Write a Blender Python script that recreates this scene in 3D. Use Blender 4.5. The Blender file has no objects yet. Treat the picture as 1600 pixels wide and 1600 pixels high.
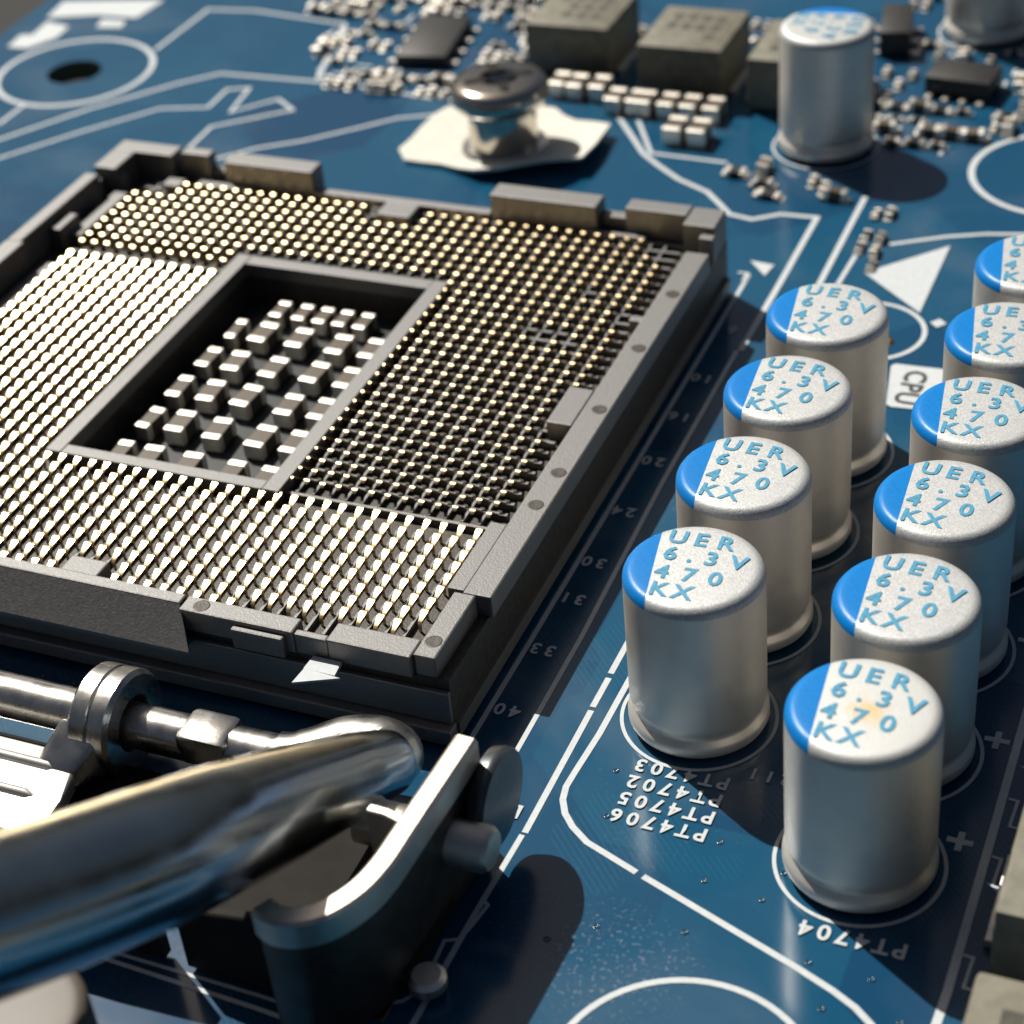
import bpy, bmesh, math, random
from mathutils import Vector, Matrix
random.seed(11)
R = math.radians
S = bpy.context.scene
COL = S.collection
# ------------------------------------------------------------------ camera (1 unit = 1 mm)
yaw, pit, rol = -0.4526, 0.6364, -0.1045
fw = Vector((math.sin(yaw)*math.cos(pit), math.cos(yaw)*math.cos(pit), -math.sin(pit)))
rt = Vector((math.cos(yaw), -math.sin(yaw), 0)); up = rt.cross(fw)
rt2 = rt*math.cos(rol) + up*math.sin(rol); up2 = up*math.cos(rol) - rt*math.sin(rol)
cd = bpy.data.cameras.new('camera'); cam = bpy.data.objects.new('camera', cd); COL.objects.link(cam)
m = Matrix((rt2, up2, -fw)).transposed().to_4x4(); m.translation = Vector((45.951, -89.6334, 61.7204))
cam.matrix_world = m
cd.sensor_width = 36; cd.lens = 36*3099.09/1600; cd.clip_start = 1; cd.clip_end = 5000
cd.dof.use_dof = True; cd.dof.focus_distance = 90; cd.dof.aperture_fstop = 0.072
S.camera = cam
S.cycles.caustics_reflective = False; S.cycles.caustics_refractive = False
# ------------------------------------------------------------------ sky and sun
SUN_EL, SUN_AZ = R(50), Vector((-0.848, 0.53, 0))
w = bpy.data.worlds.new('World'); S.world = w; w.use_nodes = True
nt = w.node_tree; bg = nt.nodes['Background']
sky = nt.nodes.new('ShaderNodeTexSky'); sky.sky_type = 'NISHITA'; sky.sun_disc = False
sky.sun_elevation = SUN_EL; sky.sun_rotation = R(-58)
nt.links.new(sky.outputs[0], bg.inputs[0]); bg.inputs[1].default_value = 0.028
sky.dust_density = 5; sky.air_density = 1; sky.ozone_density = 1
sd = bpy.data.lights.new('sun', 'SUN'); sd.energy = 5; sd.angle = R(0.5); sd.color = (1, .95, .86)
sun = bpy.data.objects.new('sun', sd); COL.objects.link(sun)
sv = SUN_AZ*math.cos(SUN_EL) + Vector((0, 0, math.sin(SUN_EL)))
sun.rotation_euler = sv.to_track_quat('Z', 'Y').to_euler(); sun.location = sv*300
S.view_settings.view_transform = 'Standard'; S.view_settings.look = 'None'
S.view_settings.gamma = 1; S.view_settings.exposure = .05; S.view_settings.use_curve_mapping = False

# ------------------------------------------------------------------ materials
MATS = {}
def mat(name, col, rough=.5, metal=0., spec=.5, noise=0., nscale=2., bump=0., bscale=6., coat=0., coatr=.1, rvar=0.):
    ma = bpy.data.materials.new(name); ma.use_nodes = True; MATS[name] = ma
    n = ma.node_tree; b = n.nodes['Principled BSDF']; L = n.links
    b.inputs['Base Color'].default_value = (*col, 1); b.inputs['Roughness'].default_value = rough
    b.inputs['Metallic'].default_value = metal; b.inputs['Specular IOR Level'].default_value = spec
    b.inputs['Coat Weight'].default_value = coat; b.inputs['Coat Roughness'].default_value = coatr
    tc = n.nodes.new('ShaderNodeTexCoord')
    if noise:
        nz = n.nodes.new('ShaderNodeTexNoise'); nz.inputs['Scale'].default_value = nscale; nz.inputs['Detail'].default_value = 6
        L.new(tc.outputs['Object'], nz.inputs['Vector'])
        mr = n.nodes.new('ShaderNodeMapRange'); mr.inputs[1].default_value = .3; mr.inputs[2].default_value = .7
        mr.inputs[3].default_value = 1-noise; mr.inputs[4].default_value = 1+noise
        L.new(nz.outputs['Fac'], mr.inputs[0])
        mx = n.nodes.new('ShaderNodeVectorMath'); mx.operation = 'SCALE'; mx.inputs[0].default_value = col
        L.new(mr.outputs[0], mx.inputs['Scale']); L.new(mx.outputs[0], b.inputs['Base Color'])
        if rvar:
            m2 = n.nodes.new('ShaderNodeMapRange'); m2.inputs[3].default_value = rough-rvar; m2.inputs[4].default_value = rough+rvar
            m2.inputs[1].default_value = .3; m2.inputs[2].default_value = .7
            L.new(nz.outputs['Fac'], m2.inputs[0]); L.new(m2.outputs[0], b.inputs['Roughness'])
    if bump:
        nb = n.nodes.new('ShaderNodeTexNoise'); nb.inputs['Scale'].default_value = bscale; nb.inputs['Detail'].default_value = 4
        L.new(tc.outputs['Object'], nb.inputs['Vector'])
        bp = n.nodes.new('ShaderNodeBump'); bp.inputs['Strength'].default_value = bump; bp.inputs['Distance'].default_value = .05
        L.new(nb.outputs['Fac'], bp.inputs['Height']); L.new(bp.outputs[0], b.inputs['Normal'])
    return ma

def pcb_material():
    ma = mat('pcb', (.012, .075, .165), .14, 0, .5); n = ma.node_tree; L = n.links; b = n.nodes['Principled BSDF']
    tc = n.nodes.new('ShaderNodeTexCoord')
    vo = n.nodes.new('ShaderNodeTexVoronoi'); vo.distance = 'MANHATTAN'; vo.inputs['Scale'].default_value = .085
    L.new(tc.outputs['Object'], vo.inputs['Vector'])
    sp = n.nodes.new('ShaderNodeSeparateColor'); L.new(vo.outputs['Color'], sp.inputs[0])
    cr = n.nodes.new('ShaderNodeValToRGB'); e = cr.color_ramp.elements
    e[0].position = 0; e[0].color = (.009, .055, .128, 1); e[1].position = 1; e[1].color = (.012, .086, .168, 1)
    k = cr.color_ramp.elements.new(.35); k.color = (.008, .076, .155, 1)
    L.new(sp.outputs[0], cr.inputs[0])
    # faint copper tracks under the mask
    wv = n.nodes.new('ShaderNodeTexWave'); wv.wave_type = 'BANDS'; wv.bands_direction = 'DIAGONAL'; wv.inputs['Scale'].default_value = 1.7
    wv.inputs['Distortion'].default_value = .0
    L.new(tc.outputs['Object'], wv.inputs['Vector'])
    nz = n.nodes.new('ShaderNodeTexNoise'); nz.inputs['Scale'].default_value = .11; nz.inputs['Detail'].default_value = 2
    L.new(tc.outputs['Object'], nz.inputs['Vector'])
    gt = n.nodes.new('ShaderNodeMath'); gt.operation = 'GREATER_THAN'; gt.inputs[1].default_value = .55; L.new(nz.outputs['Fac'], gt.inputs[0])
    g2 = n.nodes.new('ShaderNodeMath'); g2.operation = 'GREATER_THAN'; g2.inputs[1].default_value = .72; L.new(wv.outputs['Fac'], g2.inputs[0])
    mu = n.nodes.new('ShaderNodeMath'); mu.operation = 'MULTIPLY'; L.new(gt.outputs[0], mu.inputs[0]); L.new(g2.outputs[0], mu.inputs[1])
    m3 = n.nodes.new('ShaderNodeMath'); m3.operation = 'MULTIPLY'; m3.inputs[1].default_value = .35; L.new(mu.outputs[0], m3.inputs[0])
    mx = n.nodes.new('ShaderNodeMix'); mx.data_type = 'RGBA'; mx.inputs['B'].default_value = (.02, .12, .2, 1)
    L.new(m3.outputs[0], mx.inputs['Factor']); L.new(cr.outputs[0], mx.inputs['A'])
    # fine dust, broad pale smudges, and a speckle patch painted for board glare
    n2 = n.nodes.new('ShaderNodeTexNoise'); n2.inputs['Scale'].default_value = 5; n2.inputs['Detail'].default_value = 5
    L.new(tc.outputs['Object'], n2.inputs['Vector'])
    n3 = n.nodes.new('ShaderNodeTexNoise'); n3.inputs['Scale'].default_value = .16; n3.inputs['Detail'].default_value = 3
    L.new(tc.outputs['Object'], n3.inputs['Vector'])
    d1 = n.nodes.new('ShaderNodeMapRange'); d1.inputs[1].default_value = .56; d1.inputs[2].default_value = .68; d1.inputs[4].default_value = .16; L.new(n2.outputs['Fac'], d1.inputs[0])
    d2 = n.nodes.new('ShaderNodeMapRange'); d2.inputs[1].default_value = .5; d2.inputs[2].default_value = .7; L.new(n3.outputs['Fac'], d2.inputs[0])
    vd = n.nodes.new('ShaderNodeVectorMath'); vd.operation = 'DISTANCE'; vd.inputs[1].default_value = (24.2, -41.3, 0); L.new(tc.outputs['Object'], vd.inputs[0])  # centre of the speckle patch that paints in board glare
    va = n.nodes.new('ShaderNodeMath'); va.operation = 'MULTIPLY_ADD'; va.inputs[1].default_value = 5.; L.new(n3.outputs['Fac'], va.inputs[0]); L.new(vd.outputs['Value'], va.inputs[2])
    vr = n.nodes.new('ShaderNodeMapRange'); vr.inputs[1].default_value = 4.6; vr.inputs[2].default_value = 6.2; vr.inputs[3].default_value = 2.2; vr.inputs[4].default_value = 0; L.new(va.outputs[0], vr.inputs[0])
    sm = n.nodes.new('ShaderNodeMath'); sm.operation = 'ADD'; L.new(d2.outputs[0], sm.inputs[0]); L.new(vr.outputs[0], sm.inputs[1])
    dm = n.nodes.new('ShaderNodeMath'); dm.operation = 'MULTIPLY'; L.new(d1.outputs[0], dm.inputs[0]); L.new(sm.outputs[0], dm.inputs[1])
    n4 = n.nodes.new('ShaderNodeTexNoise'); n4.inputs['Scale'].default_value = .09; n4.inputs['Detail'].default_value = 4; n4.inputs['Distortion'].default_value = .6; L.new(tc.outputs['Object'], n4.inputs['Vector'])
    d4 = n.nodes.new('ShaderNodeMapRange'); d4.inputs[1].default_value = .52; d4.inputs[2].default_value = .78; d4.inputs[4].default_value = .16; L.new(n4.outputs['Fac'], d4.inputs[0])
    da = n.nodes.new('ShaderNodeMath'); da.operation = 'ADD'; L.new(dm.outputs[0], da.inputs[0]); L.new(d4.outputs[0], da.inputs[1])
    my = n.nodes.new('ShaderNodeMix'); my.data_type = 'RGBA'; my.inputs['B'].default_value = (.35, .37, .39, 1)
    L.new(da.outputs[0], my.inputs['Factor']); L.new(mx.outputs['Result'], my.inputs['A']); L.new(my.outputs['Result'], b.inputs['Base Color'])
    rr = n.nodes.new('ShaderNodeMapRange'); rr.inputs[3].default_value = .10; rr.inputs[4].default_value = .2; L.new(n3.outputs['Fac'], rr.inputs[0]); L.new(rr.outputs[0], b.inputs['Roughness'])
    bp = n.nodes.new('ShaderNodeBump'); bp.inputs['Strength'].default_value = .25; bp.inputs['Distance'].default_value = .03
    L.new(n3.outputs['Fac'], bp.inputs['Height']); L.new(bp.outputs[0], b.inputs['Normal'])
    return ma
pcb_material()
mat('board_edge', (.10, .13, .10), .7)
mat('silk', (.58, .62, .64), .6, noise=.07, nscale=3)
mat('table', (.004, .0037, .0034), .8, noise=.3, nscale=.05)
mat('black_plastic', (.045, .043, .042), .58, 0, 1., noise=.55, nscale=4.5, bump=.7, bscale=9, rvar=.09, coat=1., coatr=.58)
MATS['black_plastic'].node_tree.nodes['Principled BSDF'].inputs['Coat IOR'].default_value = 1.8
mat('plastic_floor', (.05, .042, .032), .5, 0, .5, noise=.4, nscale=2.5, bump=.4, bscale=9)
mat('gold', (.84, .65, .38), .34, 1., noise=.14, nscale=1.6, rvar=.05)
mat('aluminium', (.76, .725, .67), .52, .72, noise=.05, nscale=.9, bump=.10, bscale=22, rvar=.04)
mat('cap_top', (.56, .575, .575), .5, .35, noise=.16, nscale=9, bump=.45, bscale=14)
mat('cap_blue', (.0, .20, .60), .36, 0, .35, noise=.08, nscale=6, bump=.15, bscale=16)
mat('cap_ink', (.08, .33, .52), .5, 0, .4, noise=.2, nscale=5)
mat('added_floor_dark', (.012, .018, .022), .5, noise=.3)
mat('shade_taupe', (.13, .112, .092), .5, 0., noise=.1, nscale=.8)  # grey-brown can colour with the shade painted in
mat('via_mask', (.02, .07, .12), .16)
mat('rubber', (.012, .012, .012), .6)
mat('nickel', (.36, .41, .46), .19, 1., noise=.06, nscale=.6, bump=.10, bscale=1.5, rvar=.05)
mat('steel', (.56, .54, .50), .28, 1., noise=.10, nscale=.9, bump=.15, bscale=4, rvar=.06)
mat('screw_steel', (.52, .48, .42), .16, 1., noise=.06, nscale=.8)
mat('dark_steel', (.016, .014, .012), .7, 0., .15, noise=.2, nscale=.8, bump=.1)
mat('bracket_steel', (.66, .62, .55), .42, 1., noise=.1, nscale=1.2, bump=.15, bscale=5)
mat('bracket_shade_steel', (.10, .088, .075), .42, .8, noise=.2, nscale=1., bump=.1)  # bracket sheet darkened, its shaded face put into the colour
mat('boss_steel', (.10, .11, .12), .34, .7, noise=.1)
mat('plate_steel', (.76, .74, .70), .46, 1., noise=.08, nscale=.5, bump=.15, bscale=3)
mat('tin', (.80, .76, .69), .46, 1., noise=.08, nscale=3)
mat('ceramic', (.10, .078, .055), .5, noise=.15, nscale=2)
mat('resistor_black', (.02, .02, .022), .4, noise=.2)
mat('chip_black', (.028, .027, .026), .5, 0, .5, noise=.25, nscale=1.5, bump=.2)
mat('ferrite', (.19, .18, .138), .62, 0, .4, noise=.22, nscale=1.1, bump=.4, bscale=4)
mat('ferrite_mark', (.075, .072, .055), .7, noise=.3, nscale=2)
mat('pad_white', (.74, .72, .64), .75, 0, .3, noise=.05, nscale=.8, bump=.2, bscale=2)
mat('print_dark', (.05, .05, .06), .6)
mat('copper_pad', (.55, .36, .16), .35, 1., noise=.2)
def stained_top():
    ma = mat('cap_top_stained', (.62, .63, .62), .5, .35, bump=.45, bscale=14); n = ma.node_tree; L = n.links; b = n.nodes['Principled BSDF']
    tc = n.nodes.new('ShaderNodeTexCoord'); vm = n.nodes.new('ShaderNodeVectorMath'); vm.operation = 'DISTANCE'; vm.inputs[1].default_value = (.25, -.25, 8.75)
    nz = n.nodes.new('ShaderNodeTexNoise'); nz.inputs['Scale'].default_value = 1.6; nz.inputs['Detail'].default_value = 5; L.new(tc.outputs['Object'], nz.inputs['Vector'])
    L.new(tc.outputs['Object'], vm.inputs[0]); ad = n.nodes.new('ShaderNodeMath'); ad.operation = 'MULTIPLY_ADD'; ad.inputs[1].default_value = 1.6
    L.new(nz.outputs['Fac'], ad.inputs[0]); L.new(vm.outputs['Value'], ad.inputs[2])
    mr = n.nodes.new('ShaderNodeMapRange'); mr.inputs[1].default_value = 1.1; mr.inputs[2].default_value = 1.75; mr.inputs[3].default_value = .8; mr.inputs[4].default_value = 0
    L.new(ad.outputs[0], mr.inputs[0])
    mx = n.nodes.new('ShaderNodeMix'); mx.data_type = 'RGBA'; mx.inputs['A'].default_value = (.62, .63, .62, 1); mx.inputs['B'].default_value = (.72, .50, .24, 1)
    L.new(mr.outputs[0], mx.inputs['Factor']); L.new(mx.outputs['Result'], b.inputs['Base Color'])
stained_top()

# ------------------------------------------------------------------ helpers
def link(name, me, mats, parent=None, smooth=False):
    o = bpy.data.objects.new(name, me); COL.objects.link(o)
    if not isinstance(mats, (list, tuple)): mats = [mats]
    if not me.materials:
        for k in mats: me.materials.append(MATS[k])
    if smooth:
        for pl in me.polygons: pl.use_smooth = True
    if parent is not None: o.parent = parent
    return o
def obj(name, bm, mats, parent=None, smooth=False, ang=None):
    bmesh.ops.recalc_face_normals(bm, faces=bm.faces)
    me = bpy.data.meshes.new(name); bm.to_mesh(me); bm.free()
    o = link(name, me, mats, parent, smooth)
    if smooth and ang: me.set_sharp_from_angle(angle=R(ang))
    return o
def thing(name, label, cat, loc=(0, 0, 0), rz=0, group=None):
    o = bpy.data.objects.new(name, None); COL.objects.link(o); o.empty_display_size = 1
    o.location = loc; o.rotation_euler = (0, 0, rz); return tag(o, label, cat, group)
def tag(o, label, cat, group=None):
    o['label'] = label; o['category'] = cat
    if group: o['group'] = group
    return o
def box(bm, x0, x1, y0, y1, z0, z1, bev=0., mi=0):
    vs = [bm.verts.new(v) for v in ((x0, y0, z0), (x1, y0, z0), (x1, y1, z0), (x0, y1, z0), (x0, y0, z1), (x1, y0, z1), (x1, y1, z1), (x0, y1, z1))]
    fs = [bm.faces.new([vs[i] for i in f]) for f in ((3, 2, 1, 0), (4, 5, 6, 7), (0, 1, 5, 4), (1, 2, 6, 5), (2, 3, 7, 6), (3, 0, 4, 7))]
    for f in fs: f.material_index = mi
    if bev:
        es = list({e for f in fs for e in f.edges})
        r = bmesh.ops.bevel(bm, geom=es, offset=bev, segments=2, profile=.5, affect='EDGES')
        for f in r['faces']: f.material_index = mi
    return vs
def prism(bm, pts, z0, z1, bev=0., mi=0):
    a = [bm.verts.new((x, y, z0)) for x, y in pts]; b = [bm.verts.new((x, y, z1)) for x, y in pts]; n = len(pts)
    fs = [bm.faces.new(a[::-1]), bm.faces.new(b)] + [bm.faces.new((a[i], a[(i+1) % n], b[(i+1) % n], b[i])) for i in range(n)]
    for f in fs: f.material_index = mi
    if bev: bmesh.ops.bevel(bm, geom=list(fs[1].edges), offset=bev, segments=2, profile=.5, affect='EDGES')
def lathe(bm, prof, n=48, c=(0, 0), axis='z', mi=0):
    rings = []
    for r, z in prof:
        if r < 1e-6: rings.append([bm.verts.new((c[0], c[1], z))])
        else: rings.append([bm.verts.new((c[0]+r*math.cos(2*math.pi*i/n), c[1]+r*math.sin(2*math.pi*i/n), z)) for i in range(n)])
    for a, b in zip(rings, rings[1:]):
        for i in range(n):
            j = (i+1) % n
            if len(a) == 1 and len(b) == 1: continue
            if len(a) == 1: f = bm.faces.new((a[0], b[j], b[i]))
            elif len(b) == 1: f = bm.faces.new((a[i], a[j], b[0]))
            else: f = bm.faces.new((a[i], a[j], b[j], b[i]))
            f.material_index = mi
    return rings
def tube(bm, path, radii, n=20, squash=1., cap=True):
    P = [Vector(q) for q in path]; rings = []; prev = None
    for i, q in enumerate(P):
        t = (P[min(i+1, len(P)-1)] - P[max(i-1, 0)]).normalized()
        if prev is None: u = t.cross(Vector((0, 0, 1)) if abs(t.z) < .9 else Vector((0, 1, 0))).normalized()
        else: u = (prev - t*prev.dot(t)).normalized()
        prev = u; v = t.cross(u); r = radii[i] if isinstance(radii, (list, tuple)) else radii
        rings.append([bm.verts.new(q + (u*math.cos(2*math.pi*k/n)+v*math.sin(2*math.pi*k/n)*squash)*r) for k in range(n)])
    for a, b in zip(rings, rings[1:]):
        for k in range(n): bm.faces.new((a[k], a[(k+1) % n], b[(k+1) % n], b[k]))
    if cap:
        bm.faces.new(rings[0][::-1]); bm.faces.new(rings[-1])
def smooth_path(pts, k=8):
    P = [Vector(q) for q in pts]; out = []
    for i in range(len(P)-1):
        a, b, c, d = P[max(i-1, 0)], P[i], P[i+1], P[min(i+2, len(P)-1)]
        for j in range(k):
            t = j/k
            out.append(.5*((2*b)+(c-a)*t+(2*a-5*b+4*c-d)*t*t+(3*b-a-3*c+d)*t**3))
    out.append(P[-1]); return out
def lerp_list(v, k=8):
    out = []
    for a, b in zip(v, v[1:]): out += [a+(b-a)*j/k for j in range(k)]
    return out+[v[-1]]
def ribbon(bm, pts, wd, z=.03, closed=False):
    P = [Vector((x, y, 0)) for x, y in pts]; n = len(P); prs = []
    for i in range(n):
        if closed: a, b = P[i-1], P[(i+1) % n]
        else: a, b = P[max(i-1, 0)], P[min(i+1, n-1)]
        d1 = (P[i]-a).normalized() if (P[i]-a).length > 1e-6 else (b-P[i]).normalized()
        d2 = (b-P[i]).normalized() if (b-P[i]).length > 1e-6 else d1
        t = (d1+d2).normalized() if (d1+d2).length > .05 else d1
        nn = Vector((-t.y, t.x, 0)); s = min(1/max(nn.dot(Vector((-d1.y, d1.x, 0))), .4), 2)
        prs.append((bm.verts.new(P[i]+nn*wd/2*s+Vector((0, 0, z))), bm.verts.new(P[i]-nn*wd/2*s+Vector((0, 0, z)))))
    for i in range(n if closed else n-1):
        a, b = prs[i], prs[(i+1) % n]; bm.faces.new((a[0], a[1], b[1], b[0]))
def arc(cx, cy, r, a0=0, a1=360, n=48):
    return [(cx+r*math.cos(R(a0+(a1-a0)*i/n)), cy+r*math.sin(R(a0+(a1-a0)*i/n))) for i in range(n+1)]
GLYPH = {}
def glyph(ch):
    if ch not in GLYPH:
        cu = bpy.data.curves.new('g', 'FONT'); cu.body = ch; cu.size = 1; cu.align_x = 'CENTER'; cu.offset = .026; cu.resolution_u = 3
        o = bpy.data.objects.new('g', cu); COL.objects.link(o); bpy.context.view_layer.update()
        me = bpy.data.meshes.new_from_object(o.evaluated_get(bpy.context.evaluated_depsgraph_get()))
        bpy.data.objects.remove(o); bpy.data.curves.remove(cu); GLYPH[ch] = me
    return GLYPH[ch]
def write(bm, s, x, y, size, pitch, rot=0., z=.04, sx=1.):
    """characters on a fixed pitch; x,y = centre of the first glyph's baseline"""
    M0 = Matrix.Translation((x, y, z)) @ Matrix.Rotation(rot, 4, 'Z')
    for i, ch in enumerate(s):
        if ch == ' ': continue
        t = bmesh.new(); t.from_mesh(glyph(ch))
        bmesh.ops.transform(t, matrix=M0 @ Matrix.Translation((i*pitch, 0, 0)) @ Matrix.Diagonal((size*sx, size, 1, 1)), verts=t.verts)
        me = bpy.data.meshes.new('t'); t.to_mesh(me); t.free(); bm.from_mesh(me); bpy.data.meshes.remove(me)
def copy_tree(o, loc, rz=None, label=None):
    c = o.copy(); COL.objects.link(c); c.location = loc
    if rz is not None: c.rotation_euler = (0, 0, rz)
    if label: c['label'] = label
    for ch in o.children:
        d = ch.copy(); COL.objects.link(d); d.parent = c
        for g in ch.children:
            e = g.copy(); COL.objects.link(e); e.parent = d
    return c

# ------------------------------------------------------------------ ground and board
bm = bmesh.new(); s_ = 900
bm.faces.new([bm.verts.new(v) for v in ((-s_, -s_, -14), (s_, -s_, -14), (s_, s_, -14), (-s_, s_, -14))])
g = obj('ground', bm, 'table'); g['kind'] = 'structure'
bm = bmesh.new()
X0, X1, Y0, Y1, TH = -56.2, 95, -80, 110, 1.6
holes = [(-45.7, 29.3, 2.15), (30.0, 29.2, 2.0), (29.3, -46.2, 1.9)]
loops = [[(X0, Y0), (X1, Y0), (X1, Y1), (X0, Y1)]] + [arc(cx, cy, r, 0, 360, 40)[:-1] for cx, cy, r in holes]
top = []
for lp in loops:
    vs = [bm.verts.new((x, y, 0)) for x, y in lp]; top.append(vs)
    for i in range(len(vs)): bm.edges.new((vs[i], vs[(i+1) % len(vs)]))
bmesh.ops.triangle_fill(bm, edges=bm.edges[:], use_beauty=True, normal=(0, 0, 1))
for vs in top:
    lo = [bm.verts.new((v.co.x, v.co.y, -TH)) for v in vs]
    for i in range(len(vs)):
        j = (i+1) % len(vs); f = bm.faces.new((vs[i], vs[j], lo[j], lo[i])); f.material_index = 1
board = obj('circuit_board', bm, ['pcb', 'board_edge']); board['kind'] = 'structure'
board['label'] = 'glossy blue printed circuit board with white printed lines'
SZ = [.02]
def silk_line(pts, wd=.32, closed=False, name='silkscreen_line'):
    SZ[0] += .0003; bm = bmesh.new(); ribbon(bm, pts, wd*.86, SZ[0], closed); return obj(name, bm, 'silk', board)
def silk_ring(cx, cy, r, wd=.3, a0=0, a1=360):
    return silk_line(arc(cx, cy, r, a0, a1, 64)[:-1] if a1-a0 == 360 else arc(cx, cy, r, a0, a1, 40), wd, a1-a0 == 360, 'silkscreen_ring')
def silk_poly(pts, name='silkscreen_patch', m='silk', z=.058):
    bm = bmesh.new(); bm.faces.new([bm.verts.new((x, y, z)) for x, y in pts]); bmesh.ops.triangulate(bm, faces=bm.faces[:]); return obj(name, bm, m, board)
def silk_text(s, x, y, size, pitch, rot, m='silk', z=.065, sx=1.):
    bm = bmesh.new(); write(bm, s, x, y, size, pitch, rot, z, sx); o = obj('silkscreen_text', bm, m, board); o['kind'] = 'stuff'; return o
# lines along the socket
silk_line([(14.25, 12), (14.25, -24), (14.2, -31.2)], .3)
silk_line([(16.1, 3.5), (16.15, -10), (16.5, -22.8), (16.5, -31.2)], .28)
for a, b in ((-22.5, -25.0), (-25.32, -27.42), (-27.66, -35.75)): silk_line([(18.78, a), (18.76, b)], .34)
silk_line([(18.7, -35.9), (18.5, -41.1), (18.42, -48)], .3)
silk_line([(18.52, -39.2), (18.5, -39.8), (18.85, -40.05), (18.62, -41.4), (18.45, -42.1), (17.9, -42.35), (18.05, -44.9), (17.6, -45.7), (14.8, -47.4), (11.8, -47.3), (4.3, -47.2)], .2)
silk_line([(15.2, -48.1), (12.1, -47.9), (4.1, -47.6), (-6, -47.2)], .24)
silk_line([(19.76, -24.0), (19.68, -29.0), (19.5, -31.6), (19.45, -32.6), (19.6, -33.4), (20.0, -34.15), (20.6, -34.8), (21.5, -35.45), (24.08, -36.44)], .34)
silk_line([(24.42, -36.56), (28.4, -38.02), (31.63, -39.2), (33.4, -39.92), (34.43, -40.45), (35.2, -41.05), (36, -42.0)], .34)
silk_ring(29.3, -46.2, 5.2, .32)
# back left corner of the board
silk_ring(-45.65, 29.35, 6.1, .5)
silk_line([(-50, 8.5), (-44.71, 17.57), (-40.76, 23.68), (-36.17, 29.22), (-33.77, 31.48), (-25.32, 31.74), (-20, 31.5), (-15.5, 30.8)], .36)
silk_line([(-48, 7.5), (-42.91, 14.92), (-39.13, 20.2), (-35.3, 24.87), (-31.73, 25.86), (-31.83, 28.99), (-30.21, 29.56), (-29.64, 25.54), (-27.07, 28.31), (-25.08, 26.86), (-29.85, 23.0), (-29.69, 18.6)], .32)
silk_line([(-27.5, 17.8), (-25.8, 19.53), (-24.8, 20.57), (-21.91, 22.46), (-18.91, 25.21), (-16.8, 27.26), (-13.6, 28.7)], .32)
silk_line([(-41.35, 34.4), (-41.15, 42.54), (-36.95, 43.08), (-28.24, 42.04)], .36)
silk_line([(-49.0, 16.5), (-46.31, 19.92), (-46.3, 23.2)], .34)
silk_line([(-25.74, 32.2), (-27.5, 38.5), (-28.2, 42)], .45)
silk_poly([(-54.0, 32.3), (-54.3, 34.6), (-53.3, 34.9), (-53.6, 37.5), (-51.1, 37.0), (-50.9, 34.8), (-52.2, 32.4)])
silk_poly([(-54.1, 38.2), (-54.6, 41.6), (-45.9, 43.6), (-46.3, 39.7), (-50, 39.6)])
silk_poly([(-48.7, 37.3), (-49.1, 38.9), (-46.9, 39.0), (-46.5, 37.7)])
silk_poly([(-55.2, 28.6), (-55.3, 31.0), (-54.1, 30.9), (-54.2, 28.8)])
# right half, far
silk_line([(-1.3, 31.2), (0.6, 28.6), (2.5, 25.94), (4.2, 24.4), (6.04, 22.92), (8.46, 21.64), (9.7, 20.3), (10.8, 19.06), (12.4, 18.74), (13.98, 19.82), (16.34, 19.94), (16.35, 11.4), (16.3, 3.6)], .42)
silk_line([(0.3, 31.0), (2.4, 27.2), (3.0, 26.1), (8.5, 25.9)], .35)
silk_line([(18.6, 23.3), (18.66, 12.65), (18.7, 6)], .42)
silk_line([(19.93, 16.6), (19.76, 12.54), (19.7, 6)], .34)
silk_line([(21.57, 17.65), (24.75, 19.42), (26.94, 20.29), (31, 21.2)], .36)
silk_ring(30.0, 29.2, 5.7, .5)
silk_poly([(20.92, 13.85), (25.19, 18.29), (25.19, 10.1)], 'silkscreen_triangle')
silk_poly([(13.82, 13.61), (15.43, 13.44), (15.23, 12.03)], 'silkscreen_triangle')
silk_ring(22.9, 7.55, 3.1, .34)
silk_poly([(26.0, 9.2), (26.45, 9.75), (26.95, 9.3), (26.5, 8.75)])
silk_poly([(24.95, 4.1), (25.15, 4.4), (28.6, 4.55), (29.2, 4.2), (29.3, .4), (25.9, .1), (25.62, .3)])
silk_text('CPU', 25.95, 3.35, 1.75, 1.12, R(-90), 'print_dark', .075)
silk_text('L', 13.95, 12.1, 1.35, .8, math.pi, sx=1.2); silk_text('L', 17.9, -34.35, 1.1, .8, math.pi, sx=1.1)
for s, yy in (('40', -28.86), ('33', -24.4), ('31', -20.4), ('30', -17.4), ('24', -12.97), ('20', -8.3), ('16', -3.9), ('10', .12), ('6', 5.5)):
    silk_text(s, 15.45 if len(s) > 1 else 15.2, yy+.38, 1.05, .74, math.pi)
for i, s in enumerate(('PT4703', 'PT4702', 'PT4705', 'PT4706')): silk_text(s, 25.98, -30.05-1.07*i, 1.05, .765, math.pi)
silk_text('PT4704', 35.4, -36.85, 1.1, .77, math.pi); silk_text('211', 28.5, -29.1, .95, .72, math.pi)
for x, y in ((36.58, -24.2), (36.34, -30.66), (36.7, -17.2)):
    bm = bmesh.new(); box(bm, x-.55, x+.55, y-.14, y+.14, .005, .03); box(bm, x-.14, x+.14, y+.142, y+.55, .005, .03); box(bm, x-.14, x+.14, y-.55, y-.142, .005, .03)
    obj('silkscreen_plus', bm, 'silk', board)
silk_line([(37.45, -14), (37.45, -22), (37.52, -30), (37.56, -38.6), (37.4, -43)], .42)
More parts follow.
